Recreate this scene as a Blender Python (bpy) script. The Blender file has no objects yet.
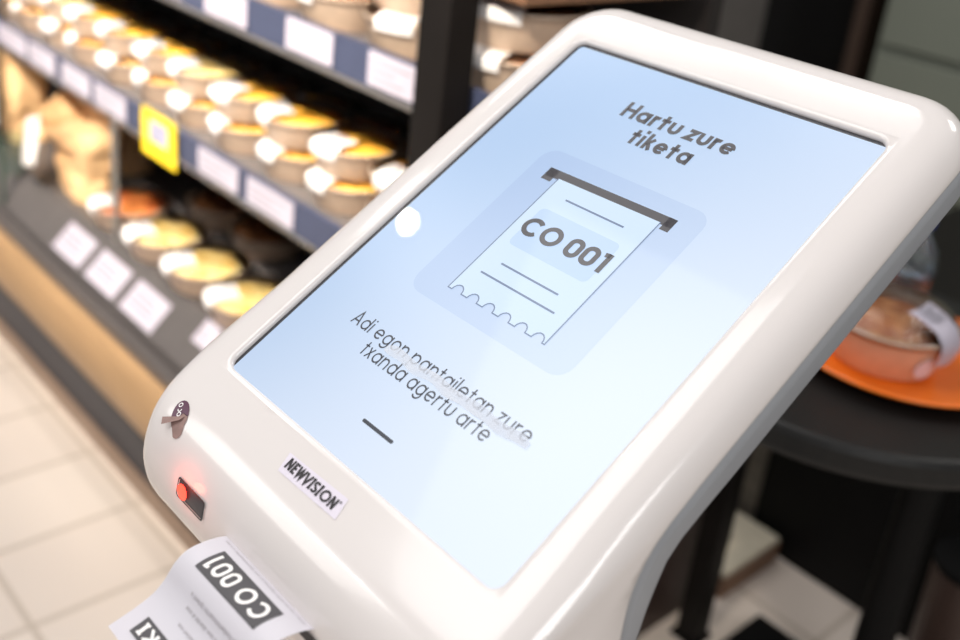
import bpy, bmesh, math, random
from mathutils import Vector, Matrix, noise
random.seed(7)
SC = bpy.context.scene
COL = SC.collection

# ------------------------------------------------------------------ camera
cd = bpy.data.cameras.new('camera')
cam = bpy.data.objects.new('camera', cd); COL.objects.link(cam)
RR = ((0.6735170519, 0.7301332024, 0.1152401295),
      (0.3560758223, -0.1838584522, -0.9161910709),
      (-0.6477536488, 0.6581045329, -0.3838145832))
CAMP = Vector((0.3790, -0.4254, 1.2956))
M4 = Matrix.Identity(4)
for i in range(3):
    M4[i][0] = RR[0][i]; M4[i][1] = -RR[1][i]; M4[i][2] = -RR[2][i]; M4[i][3] = CAMP[i]
cam.matrix_world = M4
cd.sensor_width = 36.0; cd.sensor_fit = 'HORIZONTAL'
cd.lens = 1056.847 / 960 * 36
cd.shift_x = -20.68 / 960; cd.shift_y = -84.53 / 960
cd.clip_start = 0.02
cd.dof.use_dof = True; cd.dof.focus_distance = 0.62
cd.dof.aperture_fstop = cd.lens / 9.6
SC.camera = cam

# ------------------------------------------------------------------ world, lights, exposure
w = bpy.data.worlds.new('world'); SC.world = w; w.use_nodes = True
bg = w.node_tree.nodes['Background']
bg.inputs[0].default_value = (1.0, 0.975, 0.955, 1); bg.inputs[1].default_value = 0.36
SC.view_settings.view_transform = 'Standard'; SC.view_settings.look = 'None'
SC.view_settings.gamma = 1.0; SC.view_settings.use_curve_mapping = False
SC.view_settings.exposure = -0.02
try:
    SC.cycles.use_denoising = True
    SC.cycles.sample_clamp_indirect = 6.0
    SC.cycles.max_bounces = 8; SC.cycles.transparent_max_bounces = 16
    SC.cycles.caustics_reflective = False; SC.cycles.caustics_refractive = False
except Exception:
    pass

def area(name, loc, target, size, power, color=(1, 1, 1), shape='SQUARE', size_y=None, spread=None):
    l = bpy.data.lights.new(name, 'AREA'); l.energy = power; l.color = color
    l.shape = shape; l.size = size
    if size_y: l.size_y = size_y
    if spread: l.spread = spread
    o = bpy.data.objects.new(name, l); COL.objects.link(o); o.location = loc
    d = Vector(target) - Vector(loc)
    o.rotation_euler = d.to_track_quat('-Z', 'Y').to_euler()
    return o
# ceiling panels over the aisle and the food shelf, plus two added fill lights
area('aisle_panel_light', (-0.92, -0.72, 2.8), (-0.92, -0.72, 0), 1.0, 19, (1, 0.985, 0.97), 'RECTANGLE', 1.3)
area('shelf_row_light', (-1.7, 0.62, 2.9), (-1.7, 0.62, 0), 2.2, 26, (1, 0.97, 0.94), 'RECTANGLE', 0.3)
area('front_fill_light', (-2.7, -2.5, 2.7), (-1.3, 0.5, 0.6), 1.2, 21, (1, 0.965, 0.93))  # added unseen fill, brightens the shelf and bowl fronts
area('right_fill_light', (1.9, -0.9, 2.6), (0.1, 0.2, 0.9), 0.9, 26, (1, 0.985, 0.97))  # added unseen fill, lifts the kiosk's dark right wall
area('aisle_tube_light', (-2.2, -2.0, 2.8), (-2.2, -2.0, 0), 1.0, 4, (1, 0.97, 0.94), 'RECTANGLE', 0.07)
# small round downlight whose image shows in the screen
area('aisle_downlight', (-1.905, -0.305, 2.8), (-1.905, -0.305, 0), 0.058, 7, (1, 0.97, 0.93), 'DISK')
# warm spots that light the food shelf
for i, x in enumerate((-0.85, -1.3, -1.75, -2.2)):
    area('food_spot', (x + 0.75, -0.55, 1.95), (x + 0.02, 0.5, 0.70), 0.09, 3.3, (1, 0.89, 0.75), 'DISK', spread=math.radians(44))
# far ceiling lamp behind the kiosk
area('rear_aisle_light', (0.5, 1.9, 2.8), (0.1, 1.0, 0), 0.5, 8, (1, 0.96, 0.9))

# ------------------------------------------------------------------ helpers
def obj(name, verts, faces, m, parent=None, smooth=False, bevel=None, seg=2):
    off = parent_loc(parent)
    me = bpy.data.meshes.new(name)
    me.from_pydata([tuple(Vector(v) - off) for v in verts], [], faces)
    bm = bmesh.new(); bm.from_mesh(me)
    bmesh.ops.remove_doubles(bm, verts=bm.verts, dist=1e-6)
    bmesh.ops.recalc_face_normals(bm, faces=bm.faces)
    bm.to_mesh(me); bm.free()
    me.materials.append(m)
    o = bpy.data.objects.new(name, me); COL.objects.link(o)
    if parent is not None: o.parent = parent
    if smooth:
        for p in me.polygons: p.use_smooth = True
    if bevel:
        b = o.modifiers.new('bevel', 'BEVEL'); b.width = bevel; b.segments = seg; b.limit_method = 'ANGLE'
        for p in me.polygons: p.use_smooth = True
        wn = o.modifiers.new('wn', 'WEIGHTED_NORMAL'); wn.keep_sharp = False
    return o

def parent_loc(p):
    v = Vector((0, 0, 0))
    while p is not None:
        v += Vector(p.location); p = p.parent
    return v

class MB:
    def __init__(s): s.v = []; s.f = []
    def add(s, v, f):
        n = len(s.v); s.v += [tuple(q) for q in v]; s.f += [tuple(i + n for i in g) for g in f]
        return s
    def box(s, x0, x1, y0, y1, z0, z1):
        v = [(x, y, z) for z in (z0, z1) for y in (y0, y1) for x in (x0, x1)]
        return s.add(v, [(0, 2, 3, 1), (4, 5, 7, 6), (0, 1, 5, 4), (2, 6, 7, 3), (0, 4, 6, 2), (1, 3, 7, 5)])
    def prism(s, prof, x0, x1):           # closed (y, z) profile swept along x
        n = len(prof)
        v = [(x0, y, z) for y, z in prof] + [(x1, y, z) for y, z in prof]
        f = [(i, (i + 1) % n, n + (i + 1) % n, n + i) for i in range(n)]
        return s.add(v, f + [tuple(range(n)), tuple(range(2 * n - 1, n - 1, -1))])
    def lathe(s, prof, cx, cy, n=40, closed=False):
        v = []; f = []; m = len(prof)
        for i in range(n):
            a = 2 * math.pi * i / n
            v += [(cx + r * math.cos(a), cy + r * math.sin(a), z) for r, z in prof]
        for i in range(n):
            j = (i + 1) % n
            for k in range(m - (0 if closed else 1)):
                k2 = (k + 1) % m
                f.append((i * m + k, j * m + k, j * m + k2, i * m + k2))
        s.add(v, f)
        if not closed:
            if prof[0][0] > 1e-5: s.f.append(tuple(len(s.v) - n * m + i * m for i in range(n)))
            if prof[-1][0] > 1e-5: s.f.append(tuple(len(s.v) - n * m + i * m + m - 1 for i in range(n)))
        return s
    def build(s, name, m, parent=None, **k): return obj(name, s.v, s.f, m, parent, **k)

def thing(name, label, cat, loc, group=None):
    o = bpy.data.objects.new(name, None); COL.objects.link(o); o.location = loc
    o.empty_display_size = 0.05
    return tag(o, label, cat, group)
def tag(o, label, cat, group=None):
    o['label'] = label; o['category'] = cat
    if group: o['group'] = group
    return o
def struct(o):
    o['kind'] = 'structure'; return o

def srgb(r, g, b):
    def c(u):
        u /= 255.0
        return u / 12.92 if u <= 0.04045 else ((u + 0.055) / 1.055) ** 2.4
    return (c(r), c(g), c(b), 1)

def mat(name, col, rough=0.5, metal=0.0, var=0.06, scale=30, bump=0.0, coat=0.0, spec=0.5, emis=None, estr=0.0, stretch=None):
    m = bpy.data.materials.new(name); m.use_nodes = True
    nt = m.node_tree; b = nt.nodes['Principled BSDF']
    b.inputs['Roughness'].default_value = rough; b.inputs['Metallic'].default_value = metal
    b.inputs['Specular IOR Level'].default_value = spec
    b.inputs['Coat Weight'].default_value = coat; b.inputs['Coat Roughness'].default_value = 0.03
    tc = nt.nodes.new('ShaderNodeTexCoord'); mp = nt.nodes.new('ShaderNodeMapping')
    if stretch: mp.inputs['Scale'].default_value = stretch
    nz = nt.nodes.new('ShaderNodeTexNoise'); nz.inputs['Scale'].default_value = scale; nz.inputs['Detail'].default_value = 4
    nt.links.new(tc.outputs['Object'], mp.inputs[0]); nt.links.new(mp.outputs[0], nz.inputs['Vector'])
    rp = nt.nodes.new('ShaderNodeValToRGB')
    rp.color_ramp.elements[0].position = 0.3; rp.color_ramp.elements[1].position = 0.7
    rp.color_ramp.elements[0].color = tuple(max(0, c * (1 - var)) for c in col[:3]) + (1,)
    rp.color_ramp.elements[1].color = tuple(min(1, c * (1 + var)) for c in col[:3]) + (1,)
    nt.links.new(nz.outputs['Fac'], rp.inputs[0]); nt.links.new(rp.outputs[0], b.inputs['Base Color'])
    if bump:
        bp = nt.nodes.new('ShaderNodeBump'); bp.inputs['Strength'].default_value = bump; bp.inputs['Distance'].default_value = 0.002
        nt.links.new(nz.outputs['Fac'], bp.inputs['Height']); nt.links.new(bp.outputs[0], b.inputs['Normal'])
    if emis:
        b.inputs['Emission Color'].default_value = emis; b.inputs['Emission Strength'].default_value = estr
    return m

def two_tone(name, c0, c1, rough, scale, p0=0.4, p1=0.6, bump=0.3, spec=0.5):
    m = mat(name, c0, rough, scale=scale, bump=bump, spec=spec)
    r = [n for n in m.node_tree.nodes if n.type == 'VALTORGB'][0].color_ramp
    r.elements[0].color = c0; r.elements[1].color = c1; r.elements[0].position = p0; r.elements[1].position = p1
    return m

def clear(name, tint=(1, 1, 1, 1), gloss=0.10, rough=0.04):
    m = bpy.data.materials.new(name); m.use_nodes = True; nt = m.node_tree
    for n in list(nt.nodes): nt.nodes.remove(n)
    o = nt.nodes.new('ShaderNodeOutputMaterial'); mx = nt.nodes.new('ShaderNodeMixShader')
    t = nt.nodes.new('ShaderNodeBsdfTransparent'); t.inputs[0].default_value = tint
    g = nt.nodes.new('ShaderNodeBsdfGlossy'); g.inputs['Roughness'].default_value = rough
    lw = nt.nodes.new('ShaderNodeFresnel'); lw.inputs['IOR'].default_value = 1.45
    ad = nt.nodes.new('ShaderNodeMath'); ad.operation = 'ADD'; ad.use_clamp = True; ad.inputs[1].default_value = gloss
    nt.links.new(lw.outputs[0], ad.inputs[0]); nt.links.new(ad.outputs[0], mx.inputs[0])
    nz = nt.nodes.new('ShaderNodeTexNoise'); nz.inputs['Scale'].default_value = 25
    bp = nt.nodes.new('ShaderNodeBump'); bp.inputs['Strength'].default_value = 0.4; bp.inputs['Distance'].default_value = 0.004
    nt.links.new(nz.outputs['Fac'], bp.inputs['Height']); nt.links.new(bp.outputs[0], g.inputs['Normal'])
    nt.links.new(t.outputs[0], mx.inputs[1]); nt.links.new(g.outputs[0], mx.inputs[2]); nt.links.new(mx.outputs[0], o.inputs[0])
    return m

MT = {}
MT['white'] = mat('white_gloss_plastic', srgb(227, 221, 219), 0.15, var=0.012, scale=6, coat=0.25)
MT['grey'] = mat('grey_plastic', srgb(150, 153, 158), 0.4, var=0.03)
MT['dark'] = mat('dark_gap', srgb(34, 34, 40), 0.5)
MT['black_metal'] = mat('black_metal', srgb(18, 15, 14), 0.5, var=0.15, scale=15, spec=0.2)
MT['black'] = mat('black_matte', srgb(7, 7, 8), 0.6, var=0.2, scale=12, spec=0.2)
MT['table'] = mat('black_table_laminate', srgb(22, 22, 22), 0.45, var=0.10, scale=40, spec=0.35)
MT['navy'] = mat('slate_rail', srgb(64, 71, 96), 0.45, var=0.06)
MT['plinth'] = mat('dark_plinth', srgb(54, 55, 62), 0.5, var=0.08)
MT['shelf'] = mat('grey_shelf_metal', srgb(112, 107, 106), 0.4, var=0.06)
MT['shelf_back'] = mat('dark_back_panel', srgb(38, 34, 33), 0.6, var=0.1)
MT['wood'] = mat('pale_wood', srgb(164, 132, 96), 0.45, var=0.12, scale=9, stretch=(0.5, 12, 12))
MT['brownwood'] = mat('brown_wood', srgb(120, 88, 66), 0.5, var=0.15, scale=9, stretch=(0.5, 12, 12))
MT['strip'] = mat('taupe_strip', srgb(150, 128, 112), 0.5, var=0.06)
MT['tag'] = mat('price_card', srgb(186, 180, 194), 0.5, var=0.02)
MT['print'] = mat('grey_print', srgb(150, 148, 160), 0.6, var=0.02)
MT['yellow'] = mat('yellow_card', srgb(250, 214, 40), 0.4, var=0.03)
MT['lilac'] = mat('lilac_print', srgb(160, 160, 188), 0.5, var=0.03)
MT['kraft'] = mat('kraft_bowl_board', srgb(226, 200, 176), 0.45, var=0.06, scale=60)
MT['kraftbag'] = mat('kraft_bag_paper', srgb(226, 186, 138), 0.65, var=0.10, scale=14, bump=0.5)
MT['label'] = mat('white_label', srgb(246, 243, 242), 0.4, var=0.015)
MT['ink'] = mat('label_ink', srgb(120, 120, 128), 0.6, var=0.05)
MT['yfood'] = two_tone('yellow_orange_food', srgb(255, 196, 70), srgb(244, 150, 30), 0.45, 28, bump=1.0)
MT['cfood'] = two_tone('cream_yellow_food', srgb(248, 226, 158), srgb(236, 190, 96), 0.45, 35, bump=1.0)
MT['ofood'] = two_tone('orange_red_food', srgb(226, 140, 74), srgb(190, 76, 34), 0.45, 30, bump=1.0)
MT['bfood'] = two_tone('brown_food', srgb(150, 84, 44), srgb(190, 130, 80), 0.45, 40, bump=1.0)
MT['lid'] = clear('clear_lid', gloss=0.03, rough=0.05)
MT['bottle'] = clear('clear_bottle', (0.93, 0.96, 0.97, 1), 0.06, 0.03)
MT['glass'] = clear('green_edge_glass', (0.80, 0.90, 0.86, 1), 0.03, 0.02)
MT['blue'] = mat('blue_cap', srgb(30, 62, 150), 0.35, var=0.03)
MT['orange'] = mat('orange_tray_plastic', srgb(238, 118, 30), 0.32, var=0.03, coat=0.2)
MT['cabinet'] = mat('grey_green_cabinet', srgb(118, 123, 112), 0.45, var=0.03, scale=3)
MT['steel'] = mat('brushed_steel', srgb(150, 148, 146), 0.35, metal=0.5, var=0.05)
MT['cream'] = mat('cream_paper', srgb(205, 196, 176), 0.7, var=0.08, bump=0.4)
MT['paper'] = mat('thermal_paper', srgb(212, 209, 217), 0.6, var=0.01)
MT['tink'] = mat('thermal_ink', srgb(78, 76, 80), 0.6, var=0.04)
MT['tink2'] = mat('thermal_ink_light', srgb(176, 172, 176), 0.6, var=0.04)
MT['blackink'] = mat('black_ink', srgb(38, 34, 40), 0.5, var=0.03)
MT['purple'] = mat('purple_sticker', srgb(88, 44, 72), 0.35, var=0.12, scale=60)
MT['torn'] = mat('torn_sticker_back', srgb(150, 122, 116), 0.6, var=0.12, scale=200)
MT['stlabel'] = mat('lavender_label', srgb(226, 219, 232), 0.3, var=0.01)
MT['red'] = mat('scanner_glow', srgb(255, 60, 40), 0.3, emis=srgb(255, 90, 66), estr=1.2)

def screen_mat(name, col, estr=1.0):
    m = bpy.data.materials.new(name); m.use_nodes = True
    b = m.node_tree.nodes['Principled BSDF']
    b.inputs['Base Color'].default_value = (0.012, 0.012, 0.016, 1)
    b.inputs['Roughness'].default_value = 0.33
    b.inputs['Specular IOR Level'].default_value = 0.55
    b.inputs['Coat Weight'].default_value = 0.22; b.inputs['Coat Roughness'].default_value = 0.015
    b.inputs['Emission Color'].default_value = col; b.inputs['Emission Strength'].default_value = estr
    return m
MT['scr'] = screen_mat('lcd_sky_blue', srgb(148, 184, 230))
def paint_haze_wash(m, c0, c1):
    # viewing-angle and reflection wash painted into the emission, diagonal blue to pale
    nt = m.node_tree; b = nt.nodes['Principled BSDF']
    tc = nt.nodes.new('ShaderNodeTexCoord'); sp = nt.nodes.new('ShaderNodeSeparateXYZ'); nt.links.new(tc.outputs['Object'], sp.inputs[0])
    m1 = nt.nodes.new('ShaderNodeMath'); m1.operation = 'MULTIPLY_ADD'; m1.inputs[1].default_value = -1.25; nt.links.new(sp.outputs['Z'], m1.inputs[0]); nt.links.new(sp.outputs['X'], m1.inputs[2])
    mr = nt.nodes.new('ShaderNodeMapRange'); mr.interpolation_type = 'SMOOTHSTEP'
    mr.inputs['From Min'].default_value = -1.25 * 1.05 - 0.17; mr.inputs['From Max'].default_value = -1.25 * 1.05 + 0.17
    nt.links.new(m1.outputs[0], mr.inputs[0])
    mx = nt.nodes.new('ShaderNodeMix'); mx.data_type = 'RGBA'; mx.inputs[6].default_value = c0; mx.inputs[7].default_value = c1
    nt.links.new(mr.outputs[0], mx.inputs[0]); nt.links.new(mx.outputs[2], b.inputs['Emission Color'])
paint_haze_wash(MT['scr'], srgb(160, 191, 228), srgb(218, 230, 248))
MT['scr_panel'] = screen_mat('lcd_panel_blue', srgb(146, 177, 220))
paint_haze_wash(MT['scr_panel'], srgb(151, 181, 222), srgb(204, 220, 243))
MT['scr_paper'] = screen_mat('lcd_ticket_pale', srgb(200, 222, 246))
MT['scr_box'] = screen_mat('lcd_number_box', srgb(182, 208, 242))
MT['scr_dark'] = screen_mat('lcd_dark_text', srgb(36, 32, 40))
MT['scr_ink'] = screen_mat('lcd_navy_text', srgb(6, 22, 42))
MT['scr_line'] = screen_mat('lcd_grey_line', srgb(90, 112, 148))
MT['scr_mask'] = screen_mat('lcd_black_border', srgb(14, 16, 24))

# ------------------------------------------------------------------ stroke lettering
def arc(cx, cy, rx, ry, a0, a1, n=18):
    return [(cx + rx * math.cos(math.radians(a0 + (a1 - a0) * i / n)), cy + ry * math.sin(math.radians(a0 + (a1 - a0) * i / n))) for i in range(n + 1)]
def glyph(ch, t):
    h = t / 2; X = 0.72; r = (X - t) / 2; c = X / 2; R = (1 - t) / 2
    bowl = arc(h + r, c, r, r, 0, 360, 28)
    bx = h + 2 * r
    if ch == 'a': return [bowl, [(bx, 0), (bx, X)]], bx + h
    if ch == 'd': return [bowl, [(bx, 0), (bx, 1.0)]], bx + h
    if ch == 'p': return [bowl, [(h, -0.28), (h, X)]], bx + h
    if ch == 'o': return [bowl], bx + h
    if ch == 'g': return [bowl, [(bx, X), (bx, 0.06)] + arc(h + r, 0.06, r, r * 0.95, 0, -150, 14)], bx + h
    if ch == 'e': return [arc(h + r, c, r, r, 0, 318, 26), [(h, c), (bx, c)]], bx + h
    if ch == 'n': q = r * 0.86; return [[(h, 0), (h, X)], arc(h + q, X - h - q, q, q, 180, 0, 16) + [(h + 2 * q, 0)]], 2 * q + t
    if ch == 'u': q = r * 0.86; return [[(h, X)] + arc(h + q, h + q, q, q, 180, 360, 16) + [(h + 2 * q, X)]], 2 * q + t
    if ch == 'r': return [[(h, 0), (h, X)], arc(h + r * 0.8, X - h - r * 0.8, r * 0.8, r * 0.8, 180, 70, 10)], h + r * 1.15
    if ch == 't': return [[(0.12 + h, 0), (0.12 + h, 0.94)], [(0, X - h), (0.26 + t, X - h)]], 0.26 + t
    if ch == 'i': return [[(h, 0), (h, X)], [(h, 0.88), (h, 0.88 + t)]], t
    if ch == 'l': return [[(h, 0), (h, 1.0)]], t
    if ch == 'k': return [[(h, 0), (h, 1.0)], [(h + 0.02, 0.30), (0.44, X)], [(h + 0.13, 0.40), (0.47, 0)]], 0.52
    if ch == 'x': return [[(0.04, 0), (0.46, X)], [(0.46, 0), (0.04, X)]], 0.5
    if ch == 'z': return [[(0.02, X - h), (0.44, X - h), (0.04, h), (0.48, h)]], 0.5
    if ch == 'H': return [[(h, 0), (h, 1)], [(0.66, 0), (0.66, 1)], [(h, 0.5), (0.66, 0.5)]], 0.66 + h
    if ch == 'A': return [[(0.02, 0), (0.36, 1 - h * 0.5), (0.70, 0)], [(0.14, 0.3), (0.58, 0.3)]], 0.72
    if ch == 'C': return [arc(h + R, 0.5, R, R, 42, 318, 26)], 2 * R + t * 0.7
    if ch == 'O': return [arc(h + R, 0.5, R, R, 0, 360, 32)], 2 * R + t
    if ch == '0': q = 0.36 - h; e = 0.34; return [arc(h + q, 1 - e, q, e - h, 0, 180, 14) + arc(h + q, e, q, e - h, 180, 360, 14) + [(h + 2 * q, 1 - e)]], 0.72
    if ch == '1': return [[(0.06, 0.86), (0.20, 1 - h), (0.30, 1 - h)], [(0.30, 0), (0.30, 1)]], 0.30 + h
    if ch == 'N': return [[(h, 0), (h, 1)], [(h, 0.95), (0.56, 0.05)], [(0.56, 0), (0.56, 1)]], 0.56 + h
    if ch == 'E': return [[(h, 0), (h, 1)], [(h, h), (0.44, h)], [(h, 0.5), (0.40, 0.5)], [(h, 1 - h), (0.44, 1 - h)]], 0.46
    if ch == 'W': return [[(0.04, 1), (0.22, 0.04), (0.42, 0.9), (0.62, 0.04), (0.80, 1)]], 0.84
    if ch == 'V': return [[(0.03, 1), (0.32, 0.04), (0.61, 1)]], 0.64
    if ch == 'I': return [[(0.15, 0), (0.15, 1)], [(0.02, h * .8), (0.28, h * .8)], [(0.02, 1 - h * .8), (0.28, 1 - h * .8)]], 0.30
    if ch == 'S': return [arc(0.25, 0.73, 0.21, 0.27 - h, 20, 260, 14)[:-1] + arc(0.25, 0.27, 0.21, 0.27 - h, 80, -160, 14)], 0.5
    if ch == 'R': return [[(h, 0), (h, 1)], [(h, 1 - h), (0.28, 1 - h)] + arc(0.28, 0.74, 0.18, 0.26 - h, 90, -90, 10) + [(h, 0.48)], [(0.26, 0.48), (0.48, 0)]], 0.5
    if ch == 'K': return [[(h, 0), (h, 1)], [(h, 0.4), (0.50, 1)], [(0.18, 0.52), (0.52, 0)]], 0.55
    if ch == '*': return [arc(0.11, 0.86, 0.10, 0.12, 0, 360, 12)], 0.22
    return [], 0.34
def stroke(mb, pts, t, fn):
    """flat ribbon of width t along pts (2-D), placed in space by fn(x, y)"""
    pts = [Vector(p) for p in pts]; fine = [pts[0]]
    for a, b in zip(pts, pts[1:]):
        k = max(1, int((b - a).length / max(t * 1.5, 0.0004) + 0.5)) if (b - a).length > t * 2.5 else 1
        k = min(k, 8); fine += [a + (b - a) * (i / k) for i in range(1, k + 1)]
    pts = fine; n = len(pts)
    closed = (pts[0] - pts[-1]).length < 1e-6
    if closed: pts = pts[:-1]; n -= 1
    L = []; Rr = []
    for i in range(n):
        a = pts[(i - 1) % n] if (closed or i > 0) else None
        b = pts[(i + 1) % n] if (closed or i < n - 1) else None
        d1 = (pts[i] - a).normalized() if a is not None else None
        d2 = (b - pts[i]).normalized() if b is not None else None
        if d1 is None: d1 = d2
        if d2 is None: d2 = d1
        n1 = Vector((-d1.y, d1.x)); n2 = Vector((-d2.y, d2.x)); m = (n1 + n2)
        if m.length < 1e-4: m = n1.copy()
        m.normalize(); k = 1 / max(0.45, m.dot(n1))
        L.append(pts[i] + m * t / 2 * k); Rr.append(pts[i] - m * t / 2 * k)
    v = [fn(p.x, p.y) for p in L] + [fn(p.x, p.y) for p in Rr]
    f = [(i, (i + 1) % n, n + (i + 1) % n, n + i) for i in range(n if closed else n - 1)]
    mb.add(v, f)
def text(mb, s, t, x0, x1, base, cap, fn, gap=0.13, space=0.34):
    """lettering fitted between x0 and x1 on a baseline, cap height cap"""
    gl = []; x = 0
    for ch in s:
        if ch == ' ': x += space; continue
        st, ad = glyph(ch, t); gl.append((x, st)); x += ad + gap
    wd = x - gap; sx = (x1 - x0) / wd
    for gx, st in gl:
        for pl in st:
            stroke(mb, [(gx + p[0], p[1]) for p in pl], t, lambda a, b: fn(x0 + a * sx, base + b * cap))

# ------------------------------------------------------------------ setting
def floor_mat():
    m = bpy.data.materials.new('cream_floor_tiles'); m.use_nodes = True; nt = m.node_tree
    b = nt.nodes['Principled BSDF']; b.inputs['Roughness'].default_value = 0.28
    tc = nt.nodes.new('ShaderNodeTexCoord'); mp = nt.nodes.new('ShaderNodeMapping')
    mp.inputs['Location'].default_value = (0.985, -0.02, 0)
    br = nt.nodes.new('ShaderNodeTexBrick'); br.offset = 0; br.squash = 1
    br.inputs['Scale'].default_value = 1.0; br.inputs['Brick Width'].default_value = 0.198; br.inputs['Row Height'].default_value = 0.26
    br.inputs['Mortar Size'].default_value = 0.006; br.inputs['Mortar Smooth'].default_value = 0.2
    br.inputs['Color1'].default_value = srgb(230, 218, 207); br.inputs['Color2'].default_value = srgb(226, 213, 202)
    br.inputs['Mortar'].default_value = srgb(200, 187, 174)
    nt.links.new(tc.outputs['Object'], mp.inputs[0]); nt.links.new(mp.outputs[0], br.inputs['Vector'])
    nt.links.new(br.outputs['Color'], b.inputs['Base Color'])
    return m
struct(MB().box(-5.5, 2.5, -2.5, 3.2, -0.05, 0).build('floor', floor_mat()))
struct(MB().box(-5.5, 2.5, 3.2, 3.3, -0.05, 3.2).build('wall_back', mat('back_wall_paint', srgb(120, 112, 104), 0.7)))

# ------------------------------------------------------------------ kiosk
TH = math.radians(33.28869); CT, ST = math.cos(TH), math.sin(TH); ZC = 1.05
def P(x, v, n): return Vector((x, v * CT - n * ST, ZC + v * ST + n * CT))
RO, RD = 0.022, 0.018
# front path (outer skin), from face down round the nose to the neck
NZ = 0.05; NC = P(0, -0.197, -NZ)
def nose(phi):
    a = math.radians(phi)
    nn = Vector((0, -ST, CT)) * math.cos(a) - Vector((0, CT, ST)) * math.sin(a)
    return NC + nn * NZ
def F_face(v): return P(0, v, 0)
rows = []     # (F point, B boundary point, G back point, inset half width, normal2d or None, v)
RC = 0.041; RI = RC - RO; WX = 0.156; VT = 0.2165
def poly_at(pl, s):
    for i in range(len(pl) - 1):
        if s <= pl[i + 1][0] or i == len(pl) - 2:
            a, b = pl[i], pl[i + 1]; k = (s - a[0]) / (b[0] - a[0])
            return Vector((0, a[1] + (b[1] - a[1]) * k, a[2] + (b[2] - a[2]) * k))
def smooth_keys(keys, n=6):
    out = []
    for i in range(len(keys) - 1):
        p0 = keys[max(i - 1, 0)]; p1 = keys[i]; p2 = keys[i + 1]; p3 = keys[min(i + 2, len(keys) - 1)]
        for j in range(n):
            t = j / n
            s = p1[0] + (p2[0] - p1[0]) * t
            q = []
            for c in (1, 2):
                m1 = (p2[c] - p0[c]) / (p2[0] - p0[0]) * (p2[0] - p1[0]); m2 = (p3[c] - p1[c]) / (p3[0] - p1[0]) * (p2[0] - p1[0])
                q.append((2*t**3-3*t**2+1)*p1[c] + (t**3-2*t**2+t)*m1 + (-2*t**3+3*t**2)*p2[c] + (t**3-t**2)*m2)
            out.append((s, q[0], q[1]))
    out.append(keys[-1]); return out
# keys along s: s = -v on the face, then arc length
S1 = 0.197; S2 = S1 + NZ * math.radians(91.7); pE = nose(91.7)
tx, tz = 0.574, -0.819
S3 = S2 + 0.050; p3 = pE + Vector((0, tx, tz)) * 0.050
S4 = S3 + 0.05; S5 = S4 + 0.35
b0 = P(0, -0.04, -0.02); g0 = P(0, -0.02, -0.047)
Bk = smooth_keys([(0.00, *P(0, 0, -0.02)[1:]), (0.04, *b0[1:]), (0.085, -0.0621, 0.9834), (0.13, -0.0757, 0.9650), (S1, -0.0797, 0.9450), (S2, -0.0795, 0.905), (S3, -0.079, 0.83), (S4, -0.079, 0.78), (S5, -0.079, 0.42)])
Gk = smooth_keys([(0.00, *P(0, 0, -0.047)[1:]), (0.035, *P(0, -0.035, -0.0475)[1:]), (0.085, -0.0450, 0.9635), (0.13, -0.0555, 0.9440), (S1, -0.0620, 0.9205), (S2, -0.0650, 0.89), (S3, -0.060, 0.82), (S4, -0.052, 0.77), (S5, -0.045, 0.42)])
def F_at(s):
    if s <= S1: return P(0, -s, 0)
    if s <= S2: return nose(math.degrees((s - S1) / NZ))
    if s <= S3: return pE + Vector((0, tx, tz)) * (s - S2)
    k = min(1, (s - S3) / (S4 - S3))
    q = p3 + Vector((0, tx, tz)) * 0.05 * (k - k * k / 2) + Vector((0, 0, -1)) * 0.05 * (k * k / 2)
    if s > S4: q = q + Vector((0, 0, -(s - S4)))
    return q
def B_at(s): return P(0, -s, -0.02) if s <= 0 else poly_at(Bk, s)
def G_at(s): return P(0, -s, -0.047) if s <= 0 else poly_at(Gk, s)
cz = VT - RC
S = []
for k in range(9):                          # corner rows
    a = math.radians(90 - 90 * k / 8); S.append((-(cz + RI * math.sin(a)), WX - RC + RI * math.cos(a), (math.cos(a), math.sin(a))))
vs = [0.1695, 0.150, 0.12, 0.08, 0.04, 0.0]
for v in vs: S.append((-v, None, (1, 0)))
S = [q for q in S]
for s in (0.02, 0.04, 0.06, 0.08, 0.1, 0.12, 0.14, 0.1695, 0.185): S.append((s, None, (1, 0)))
for k in range(15): S.append((S1 + (S2 - S1) * k / 14, None, (1, 0)))
for k in range(1, 5): S.append((S2 + (S3 - S2) * k / 4, None, (1, 0)))
for k in range(1, 7): S.append((S3 + (S4 - S3) * k / 6, None, (1, 0)))
for k in range(1, 5): S.append((S4 + (S5 - S4) * k / 4, None, (1, 0)))
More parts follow.
